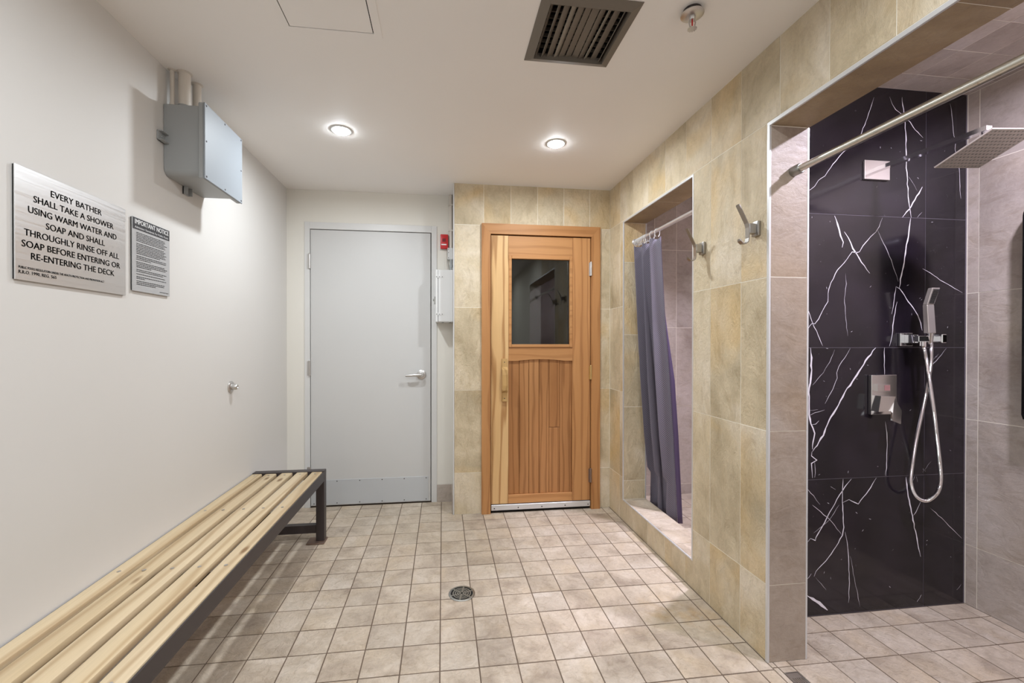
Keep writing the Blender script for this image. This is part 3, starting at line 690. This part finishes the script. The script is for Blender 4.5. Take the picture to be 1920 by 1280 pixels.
# ---- white pipes from the box up into the ceiling
for (x_, y_, r_, lb, dark) in ((-1.104, 1.985, .0225, 'wider white conduit pipe rising from the grey box', 1), (-1.098, 2.066, .017, 'slimmer white conduit pipe rising from the grey box', 0), (-1.142, 1.966, .008, 'thin white cable tube behind the wide conduit on the grey box', 0)):
    t = thing('conduit_pipe', lb, 'pipe', (x_, y_, bzb), 'pipes above the junction box')
    B().lathe((x_, y_, bzb), (0, 0, 1), [(0, .0), (r_, .0), (r_, ZC-bzb+.005), (0, ZC-bzb+.005)], 24).build('tube', 'pvc', t, True)
    B().lathe((x_, y_, bzb), (0, 0, 1), [(r_, .0), (r_+.002, .0), (r_+.002, .012), (r_, .013)], 24, False).build('coupling', 'boxg' if dark else 'pvc', t, True)
    B().lathe((x_, y_, ZC), (0, 0, -1), [(r_, -.001), (r_+.009, -.001), (r_+.005, .003), (r_, .004)], 14, False).build('sealant', 'pvc', t, True)
# ---- door stop on the painted wall
t = thing('door_stop', 'round metal door bumper on the bare white wall', 'door stop', (XL, 2.506, 1.007))
B().lathe((XL, 2.506, 1.007), (1, 0, 0), [(0, 0), (.033, 0), (.033, .004), (.028, .009), (.017, .011), (0, .011)], 28).build('rose', 'satin', t, True)
B().lathe((XL, 2.506, 1.007), (1, 0, 0), [(0, .01), (.016, .01), (.017, .03), (.013, .037), (.008, .038), (.006, .034), (0, .034)], 24).build('bumper', 'satin', t, True)

# ---- bench
BT = .445
t = thing('slatted_bench', 'long bench of five pine slats on a dark metal frame along the white wall', 'bench', (-.95, 1.7, 0))
yb0, yb1 = .55, 2.815; xa, xb = -1.162, -.738
sxs = [(-1.160, -1.100), (-1.082, -1.017), (-.991, -.924), (-.900, -.835), (-.811, -.747)]
for a, b_ in sxs:
    q = bx('slat', 'pine', t, a, b_, yb0+.03, 2.762+random.uniform(-.004, .004), BT-.026, BT+random.uniform(-.0012, .0012), bev=.006, seg=2, smooth=True)
    for y_ in (.75, 1.10, 1.640, 2.185, 2.72):
        B().lathe(((a+b_)/2, y_, BT+.0012), (0, 0, 1), [(0, 0), (.0065, 0), (.0065, .0006), (.0045, .0009), (0, .0002)], 14).build('bolt', 'satin', q, True)
def rail(x0, x1, s_):
    b = B(); b.box(x0, x1, yb0, yb1-.05, BT-.062, BT-.002, bev=.001); b.box(x0+s_ if s_ < 0 else x1, x0 if s_ < 0 else x1+s_, yb0, yb1-.05, BT-.036, BT-.031)
    return b.build('side_rail', 'darkm', t)
rail(xb-.006, xb, -.03); rail(xa, xa+.004, .03)
for y_ in (1.10, 1.640, 2.185): bx('cross_bar', 'darkm', t, xa+.006, xb-.007, y_-.02, y_+.02, BT-.060, BT-.0315)
for y0, y1 in ((yb1-.05, yb1), (yb0-.02, yb0+.03)):
    bx('end_bar', 'darkm', t, xa, xb, y0, y1, BT-.052, BT+.003, bev=.002)
    for x0, x1 in ((xb-.05, xb), (xa, xa+.05)):
        l_ = bx('leg', 'darkm', t, x0, x1, y0, y1, .010, BT-.050, bev=.002)
        cx = (x0+x1)/2; cy_ = (y0+y1)/2
        f_ = bx('foot_plate', 'rust', l_, max(cx-.075, XL+.001), cx+.032, cy_-.055, cy_+.032, .001, .010, bev=.001)
    bx('stretcher', 'darkm', t, xa+.05, xb-.05, y0+.005, y1-.005, .058, .108, bev=.001)

# ---- wall bits between the two doors
t = thing('fire_alarm', 'small red fire alarm call point beside the white door', 'alarm', (.01, YB, 2.04))
bx('backplate', 'trimw', t, -.024, .044, YB-.006, YB, 1.980, 2.100, bev=.001)
bx('housing', 'red', t, -.019, .042, YB-.034, YB-.006, 1.985, 2.097, bev=.005, seg=2, smooth=True)
bx('pull_window', 'redd', t, -.004, .022, YB-.0352, YB-.034, 2.038, 2.064)
bx('label_strip', 'whiteink', t, -.012, .028, YB-.0352, YB-.034, 2.012, 2.021)
t = thing('wall_cabinet', 'narrow white metal wall cabinet with exposed hinges below the fire alarm', 'cabinet', (.015, YB, 1.6))
cf = 3.205
bx('body', 'trimw', t, -.054, .076, cf+.004, YB, 1.408, 1.800, bev=.0015)
cdoor = bx('door', 'trimw', t, -.034, .076, cf-.001, cf+.0035, 1.411, 1.798, bev=.001)
bx('flange', 'trimw', t, -.054, -.037, cf-.001, cf+.0035, 1.409, 1.799, bev=.001)
bx('door_gap', 'hole', t, -.0368, -.0342, cf+.002, cf+.0038, 1.410, 1.735)
for zz in (1.748, 1.468):
    b = B(); b.box(-.042, .006, cf-.003, cf-.001, zz-.008, zz+.004); b.lathe((-.0355, cf-.004, zz-.011), (0, 0, 1), [(0, 0), (.004, 0), (.004, .02), (0, .02)], 10)
    ho = b.build('hinge', 'trimw', cdoor)
    for x_ in (-.046, -.025, -.004): screw(ho, (x_, cf-.003, zz-.002), (0, -1, 0), .0028, 'darkm')
b = B(); b.box(-.066, -.0545, cf+.02, cf+.05, 1.545, 1.60); b.lathe((-.066, cf+.035, 1.575), (-1, 0, 0), [(0, 0), (.008, 0), (.008, .008), (0, .008)], 12); b.build('latch', 'drain', t)
for x_ in (.0, .055): B().lathe((x_, 3.26, 1.408), (0, 0, -1), [(0, 0), (.009, 0), (.008, .006), (0, .006)], 10).build('grommet', 'drain', t, True)
t = thing('conduit_run', 'white vertical cable conduit in the corner above the cabinet', 'pipe', (.06, YB, 2.2))
B().tube([(.062, YB-.014, 1.99), (.062, YB-.014, ZC-.0)], .0125, 14).build('tube', 'pvc', t, True)
for zz in (2.13, 2.33): bx('strap', 'pvc', t, .044, .078, YB-.029, YB-.0005, zz-.006, zz+.006, bev=.001)
t = thing('conduit_box', 'small white conduit box with knockout holes above the cabinet', 'box', (.06, YB, 1.95))
bx('body', 'trimw', t, .036, .077, YB-.045, YB-.0005, 1.90, 1.99, bev=.002)
for x_, zz in ((.044, 1.978), (.044, 1.952), (.044, 1.912)): B().lathe((x_, YB-.045, zz), (0, -1, 0), [(0, 0), (.003, 0), (.003, .0006), (0, .0006)], 8).build('knockout', 'hole', t)
t = thing('cable_connectors', 'grey cable connectors and thin white wire entering the cabinet top', 'cable', (.05, 3.3, 1.8))
B().tube([(.064, YB-.058, 1.895), (.064, YB-.059, 1.86), (.064, YB-.06, 1.80)], .011, 12).build('connector', 'boxg', t, True)
B().lathe((.064, YB-.060, 1.835), (0, 0, 1), [(0, 0), (.015, 0), (.015, .02), (0, .02)], 6).build('nut', 'boxg', t)
B().tube([(.029, YB-.006, 1.978), (.029, YB-.012, 1.93), (.028, YB-.03, 1.86), (.034, YB-.05, 1.80)], .004, 8).build('wire', 'pvc', t, True)

# ---- robe hooks
def hook(y, lb, first=None):
    t = thing('robe_hook', lb, 'hook', (XR, y, 1.71), 'robe hooks on the tiled pier')
    if first:
        for ch in first.children:
            c2 = ch.copy(); C.objects.link(c2); c2.parent = t; c2.matrix_parent_inverse = Matrix.Translation(-first.location)
        return t
    # the wall block, its face plate and the bent strip
    bx('wall_plate', 'hookm', t, XR-.014, XR, y-.019, y+.019, 1.681, 1.741, bev=.004, seg=2, smooth=True)
    bx('stem', 'hookm', t, XR-.044, XR-.014, y-.011, y+.011, 1.690, 1.730, bev=.002)
    pth = [(XR-.089, y, 1.806), (XR-.0875, y, 1.803), (XR-.050, y, 1.732), (XR-.045, y, 1.715), (XR-.045, y, 1.672), (XR-.048, y, 1.657), (XR-.056, y, 1.650), (XR-.069, y, 1.650), (XR-.080, y, 1.660), (XR-.083, y, 1.668)]
    b = B(); N = len(pth); L = []
    for i, p in enumerate(pth):
        d = (Vector(pth[min(i+1, N-1)])-Vector(pth[max(i-1, 0)])).normalized(); n_ = Vector((-d.z, 0, d.x))*.0016
        wv = Vector((0, (.006 if i in (0, N-1) else .0105), 0)); p = Vector(p)
        L.append([b.bm.verts.new(q) for q in (p-wv-n_, p+wv-n_, p+wv+n_, p-wv+n_)])
    for q, z in zip(L, L[1:]):
        for k in range(4): b.bm.faces.new((q[k], q[(k+1) % 4], z[(k+1) % 4], z[k]))
    b.bm.faces.new(L[0][::-1]); b.bm.faces.new(L[-1]); b.build('hook_strip', 'hookm', t)
    return t
h1 = hook(1.567, 'satin steel robe hook beside the big shower opening')
hook(1.925, 'satin steel robe hook beside the curtained opening', h1)

# ---- curtain rod, rings and curtain
t = thing('curtain_rod', 'thin chrome rod that carries the purple shower curtain', 'rod', (1.345, 2.43, 1.962))
B().tube([(1.345, Y2+.002, 1.962), (1.345, Y1-.002, 1.962)], .0125, 20).build('bar', 'rodc', t, True)
for y_, s_ in ((Y2+.001, 1), (Y1-.001, -1)): B().lathe((1.345, y_, 1.962), (0, s_, 0), [(0, 0), (.022, 0), (.022, .006), (.015, .014), (0, .014)], 20).build('flange', 'rodc', t, True)
rys = [2.535, 2.60, 2.665, 2.69, 2.715, 2.735, 2.755, 2.775, 2.795, 2.815]
ring0 = None
for k, y_ in enumerate(rys):
    if ring0 is None:
        pts = [(1.345+.0165*math.cos(a)*(1.0), y_, 1.962-.012+.026*math.sin(a)*(1 if math.sin(a) > 0 else 1.15)) for a in [math.radians(-60+k2*300/22) for k2 in range(23)]]
        ring0 = B().tube(pts, .0021, 8).build('curtain_ring', 'trimw', None, True); o = ring0
    else:
        o = ring0.copy(); C.objects.link(o); o.location = (0, y_-rys[0], rv.uniform(-.001, .001)); 
    tag(o, ('white plastic curtain ring at the free edge of the purple curtain', 'white plastic curtain ring standing alone next to the curtain edge ring', 'white plastic curtain ring crowded with others at the jamb end of the rod')[min(k, 2)], 'ring', 'curtain rings')
NS, NZ = 150, 44
b = B(); uvl = b.bm.loops.layers.uv.new('UVMap'); grid = []
def cloth_pt(s, tz):
    yl = 2.838+.03*max(0, tz-.7)/.3; yr_ = 2.508+.020*min(1, tz/.3)
    y = yl+(yr_-yl)*s
    ph = s*2*math.pi*3.15+.35+.45*tz
    amp = (.026+.016*min(1, tz*2))*(1-.2*s)*(1 if tz < .7 else 1-.45*(tz-.7)/.3)
    fold = amp*(math.sin(ph)+.28*math.sin(2*ph+.8))+.006*math.exp(-tz*5)*math.sin(s*2*math.pi*8)
    x = 1.335+.136*tz**1.05+fold
    if tz > .85: x = max(x, 1.443+.004*math.sin(ph))
    yy = y+.034*math.cos(ph)*(.5+.5*tz)*math.sin(math.pi*s)
    lim = 2.844 if x < XJ+.012 else 2.95
    z = 1.918-tz*1.815-.012*abs(math.sin(s*math.pi*9))*(1-tz)**8
    return Vector((x, min(yy, lim), z))
for i in range(NS+1): grid.append([b.bm.verts.new(cloth_pt(i/NS, k/NZ)) for k in range(NZ+1)])
for i in range(NS):
    for k in range(NZ):
        f = b.bm.faces.new((grid[i][k], grid[i+1][k], grid[i+1][k+1], grid[i][k+1]))
        for lp, (a, c_) in zip(f.loops, ((i, k), (i+1, k), (i+1, k+1), (i, k+1))): lp[uvl].uv = (a/NS*.85, c_/NZ*1.81)
cu_t = thing('shower_curtain', 'purple waffle weave shower curtain bunched at one side of the small opening', 'curtain', (1.39, 2.69, .115))
o = b.build('cloth', 'cloth', cu_t, True); sm = o.modifiers.new('thickness', 'SOLIDIFY'); sm.thickness = .0016
b = B(); pr = None
for k in range(NZ+1):
    a = cloth_pt(1, k/NZ); d = (cloth_pt(1, k/NZ)-cloth_pt(.985, k/NZ)).normalized()
    h_ = min(1, max(.04, (k/NZ-.25)/.25)); p = a+Vector((0, -.001, 0)); q = p+Vector((.030*h_, -.006*h_, 0)); cur = [b.bm.verts.new(v) for v in (p, q)]
    if pr: b.bm.faces.new((pr[0], pr[1], cur[1], cur[0]))
    pr = cur
o = b.build('hem', 'hem', cu_t, True); sm = o.modifiers.new('thickness', 'SOLIDIFY'); sm.thickness = .0016

# ---- big shower: rod
t = thing('shower_rod', 'thick worn steel curtain rod across the big shower opening', 'rod', (1.362, .8, 1.922))
B().tube([(1.362, .1, 1.922), (1.362, YA-.001, 1.922)], .0135, 20).build('bar', 'rod', t, True)
for y_, s_ in ((YA-.0005, -1), (.1005, 1)): B().lathe((1.362, y_, 1.922), (0, s_, 0), [(0, 0), (.0195, 0), (.0195, .034), (.0165, .038), (.0136, .038), (0, .038)], 24).build('end_cap', 'drain', t, True)
# ---- rain shower
t = thing('rain_shower', 'square chrome rain shower head on a long wall arm', 'shower head', (1.99, YM, 2.05))
bx('wall_plate', 'platem', t, 1.926, 2.058, YM-.012, YM-.0005, 2.006, 2.095, bev=.0015)
arm0, arm1 = Vector((1.992, YM-.01, 2.053)), Vector((1.986, 1.318, 2.040)); d = arm1-arm0; hw, hh = .013, .0085
B().hull([arm0+Vector((-hw, 0, -hh)), arm0+Vector((hw, 0, -hh)), arm0+Vector((hw, 0, hh)), arm0+Vector((-hw, 0, hh))], d).build('arm', 'chrome', t)
A_, B_, D_ = Vector((1.934, 1.453, 1.945)), Vector((2.108, 1.431, 1.945)), Vector((1.970, 1.297, 2.024))
B_ = A_+(B_-A_)*1.0; e1, e2 = B_-A_, D_-A_; nn = e1.cross(e2).normalized(); nn = nn if nn.z > 0 else -nn
B().hull([A_, B_, B_+e2, D_], nn*.006).build('head', 'headm', t)
b = B()
for i in range(12):
    for k in range(12):
        p = A_+e1*((i+.5+.2)/12.4)+e2*((k+.5+.2)/12.4); a = e1.normalized()*.0022; c_ = e2.normalized()*.0022; f_ = -nn*.0016
        b.hull([p-a-c_, p+a-c_, p+a+c_, p-a+c_], f_)
o = b.build('nozzles', 'drain', t); o['kind'] = 'stuff'
cc = (A_+B_+e2+D_+0*A_)
ctr = A_+(e1+e2)*.5+nn*.006
B().tube([ctr+nn*.012, ctr+(arm1-ctr)*.5, arm1+Vector((0, .012, 0))], .011, 14).build('ball_joint', 'chrome', t, True)
# ---- mixer valve
t = thing('mixer_valve', 'square chrome shower mixer with lever on the black marble', 'valve', (2.03, YM, 1.01))
yv = YM-.018
pl = bx('plate', 'platem', t, 1.960, 2.094, yv, YM-.0005, .921, 1.104, bev=.002)
B().hull([(1.979, yv, 1.063), (2.045, yv, 1.061), (2.045, yv, 1.029), (1.979, yv, 1.031)], (0, -.012, 0)).build('diverter', 'platem', t)
bx('diverter_split', 'rosep', t, 2.013, 2.042, yv-.0128, yv-.012, 1.033, 1.058)
b = B(); b.hull([(1.970, yv, 1.011), (2.046, yv, 1.008), (2.022, yv, .942), (1.958, yv, .940)], (0, -.034, 0)); b.build('lever_block', 'platem', t)
B().hull([(2.046, yv-.022, 1.006), (2.070, yv-.034, .942), (2.050, yv-.046, .886), (2.006, yv-.046, .902), (2.022, yv-.034, .945)], (0, -.007, 0)).build('lever', 'platem', t)
# ---- hand shower
t = thing('hand_shower', 'slim chrome hand shower in its bracket with a looped metal hose', 'hand shower', (2.2, YM, 1.27))
bk = B(); bk.box(2.118, 2.186, YM-.012, YM-.0005, 1.238, 1.298, bev=.0015); bk.box(2.140, 2.166, YM-.05, YM-.012, 1.252, 1.290, bev=.001); bk.box(2.140, 2.258, YM-.072, YM-.046, 1.258, 1.284, bev=.002)
bk.lathe((2.178, YM-.060, 1.262), (0, 0, -1), [(0, 0), (.011, 0), (.011, .024), (.009, .03), (0, .03)], 16); bk.build('bracket', 'chrome', t)
bx('holder', 'chrome', t, 2.236, 2.262, YM-.092, YM-.052, 1.252, 1.292, bev=.003)
yh = 1.664
def taper(q0, q1, th, name, mt):
    b = B(); va = [b.bm.verts.new(v) for v in q0]; vb_ = [b.bm.verts.new(v) for v in q1]
    b.bm.faces.new(va[::-1]); b.bm.faces.new(vb_)
    for k in range(4): b.bm.faces.new((va[k], va[(k+1) % 4], vb_[(k+1) % 4], vb_[k]))
    es = list(b.bm.edges); bmesh.ops.bevel(b.bm, geom=es, offset=.002, segments=1, affect='EDGES'); return b.build(name, mt, t)
def ringq(x0, x1, y0, y1, z): return [(x0, y0, z), (x1, y0, z), (x1, y1, z), (x0, y1, z)]
taper(ringq(2.178, 2.217, yh-.010, yh+.012, 1.296), ringq(2.166, 2.203, yh-.012, yh+.008, 1.424), 0, 'grip', 'handm')
hd_ = taper(ringq(2.166, 2.203, yh-.012, yh+.008, 1.4245), ringq(2.170, 2.210, yh-.030, yh-.010, 1.499), 0, 'spray_head', 'handm')
b = B(); f0, f1 = (2.172, 2.198, yh-.0135, 1.430), (2.176, 2.204, yh-.0305, 1.492)
for i in range(5):
    for k in range(11):
        u, v = (i+.5)/5, (k+.5)/11
        xx = (f0[0]+(f1[0]-f0[0])*v)*(1-u)+(f0[1]+(f1[1]-f0[1])*v)*u; yy = f0[2]+(f1[2]-f0[2])*v; zz = f0[3]+(f1[3]-f0[3])*v
        b.box(xx-.0020, xx+.0020, yy-.0012, yy+.002, zz-.002, zz+.002)
o = b.build('nozzles', 'hole', t); o['kind'] = 'stuff'
B().lathe((2.203, yh+.002, 1.297), (.08, .1, -1), [(0, 0), (.012, 0), (.010, .035), (.0085, .05), (0, .05)], 16).build('hose_nut', 'chrome', t, True)
hp = [(2.178, 1.235), (2.179, 1.215), (2.189, 1.112), (2.21, .965), (2.239, .817), (2.266, .693), (2.275, .619), (2.259, .560), (2.205, .527), (2.150, .551), (2.126, .613), (2.136, .698), (2.16, .819), (2.187, .941), (2.204, 1.063), (2.209, 1.161), (2.207, 1.252)]
hy = [1.677, 1.672, 1.664, 1.660, 1.666, 1.674, 1.677, 1.679, 1.681, 1.682, 1.684, 1.686, 1.688, 1.686, 1.678, 1.670, 1.667]
ctl = [Vector((a, y, z)) for (a, z), y in zip(hp, hy)]
def cat(P, n):
    out = []
    for i in range(len(P)-1):
        p0, p1, p2, p3 = P[max(i-1, 0)], P[i], P[i+1], P[min(i+2, len(P)-1)]
        m_ = max(2, int((p2-p1).length/n))
        for k in range(m_):
            u = k/m_; out.append(.5*((2*p1)+(p2-p0)*u+(2*p0-5*p1+4*p2-p3)*u*u+(3*p1-p0-3*p2+p3)*u**3))
    out.append(P[-1]); return out
pts = cat(ctl, .0022)
B().tube(pts, [.0082 if i % 2 else .0068 for i in range(len(pts))], 10).build('hose', 'chrome', t, True)
# ---- black unit on the shower side wall
t = thing('black_wall_unit', 'tall narrow black unit with a rounded top on the shower side wall', 'wall unit', (XS, 1.44, 1.38))
pf = [(XS-.012, .93), (XS-.012, 1.835)]+[(XS-.012-.06*(1-math.cos(math.radians(a_))), 1.775+.06*math.sin(math.radians(90-a_*0))) for a_ in ()]
pf += [(XS-.022-.052*math.sin(math.radians(k*10)), 1.783+.052*math.cos(math.radians(k*10))) for k in range(0, 10)]
pf += [(XS-.074, .95), (XS-.066, .93)]
B().hull([(a_, 1.390, b_) for a_, b_ in pf], (0, .104, 0)).build('body', 'black', t, True)
bx('back_plate', 'black', t, XS-.012, XS, 1.405, 1.479, .95, 1.81, bev=.001)
# ---- drains
t = thing('floor_drain', 'round metal floor drain with slotted rings in the tiled floor', 'drain', (.094, 2.112, 0))
o = (.094, 2.112, .0008); uz = (0, 0, 1)
B().lathe(o, uz, [(0, 0), (.060, 0), (.060, .0008), (0, .0008)], 36).build('well', 'hole', t)
B().lathe(o, uz, [(.055, 0), (.0655, 0), (.0655, .0016), (.063, .003), (.055, .003)], 40, False).build('rim', 'drain', t, True)
b = B()
for r_ in (.010, .021, .032, .043): b.lathe(o, uz, [(r_-.0030, .0008), (r_+.0030, .0008), (r_+.0030, .0026), (r_-.0030, .0026)], 32, False)
for k in range(6):
    a = k*math.pi/3+.3; d = Vector((math.cos(a), math.sin(a), 0)); n_ = Vector((-d.y, d.x, 0))*.0038; q = Vector(o)+Vector((0, 0, .0009))
    b.hull([q+d*.006-n_, q+d*.056-n_, q+d*.056+n_, q+d*.006+n_], (0, 0, .002))
b.build('grate', 'drain', t)
t = thing('channel_drain', 'narrow channel drain with wavy slots at the edge of the big shower', 'drain', (1.3125, 1.2, 0))
bx('well', 'hole', t, 1.285, 1.340, .85, 1.450, -.012, -.006)
b = B(); b.box(1.2835, 1.2875, .85, 1.4515, -.012, .0015); b.box(1.3375, 1.3415, .85, 1.4515, -.012, .0015); b.box(1.2875, 1.3375, 1.4485, 1.4515, -.012, .0015); b.build('frame', 'satin', t)
b = B(); b.box(1.289, 1.336, 1.424, 1.447, -.004, .0006)
for k in range(6):
    xx = 1.291+k*.0085
    P = [(xx+.007*(1-math.cos(j*.42))*.5, 1.424-j*.0075, 0) for j in range(0, 60)]; L = []
    for p in P: L.append([b.bm.verts.new((p[0]+a, p[1], z)) for a, z in ((-.0021, -.004), (.0021, -.004), (.0021, .0004), (-.0021, .0004))])
    for q, z in zip(L, L[1:]):
        for m_ in range(4): b.bm.faces.new((q[m_], q[(m_+1) % 4], z[(m_+1) % 4], z[m_]))
b.build('grate', 'satin', t)
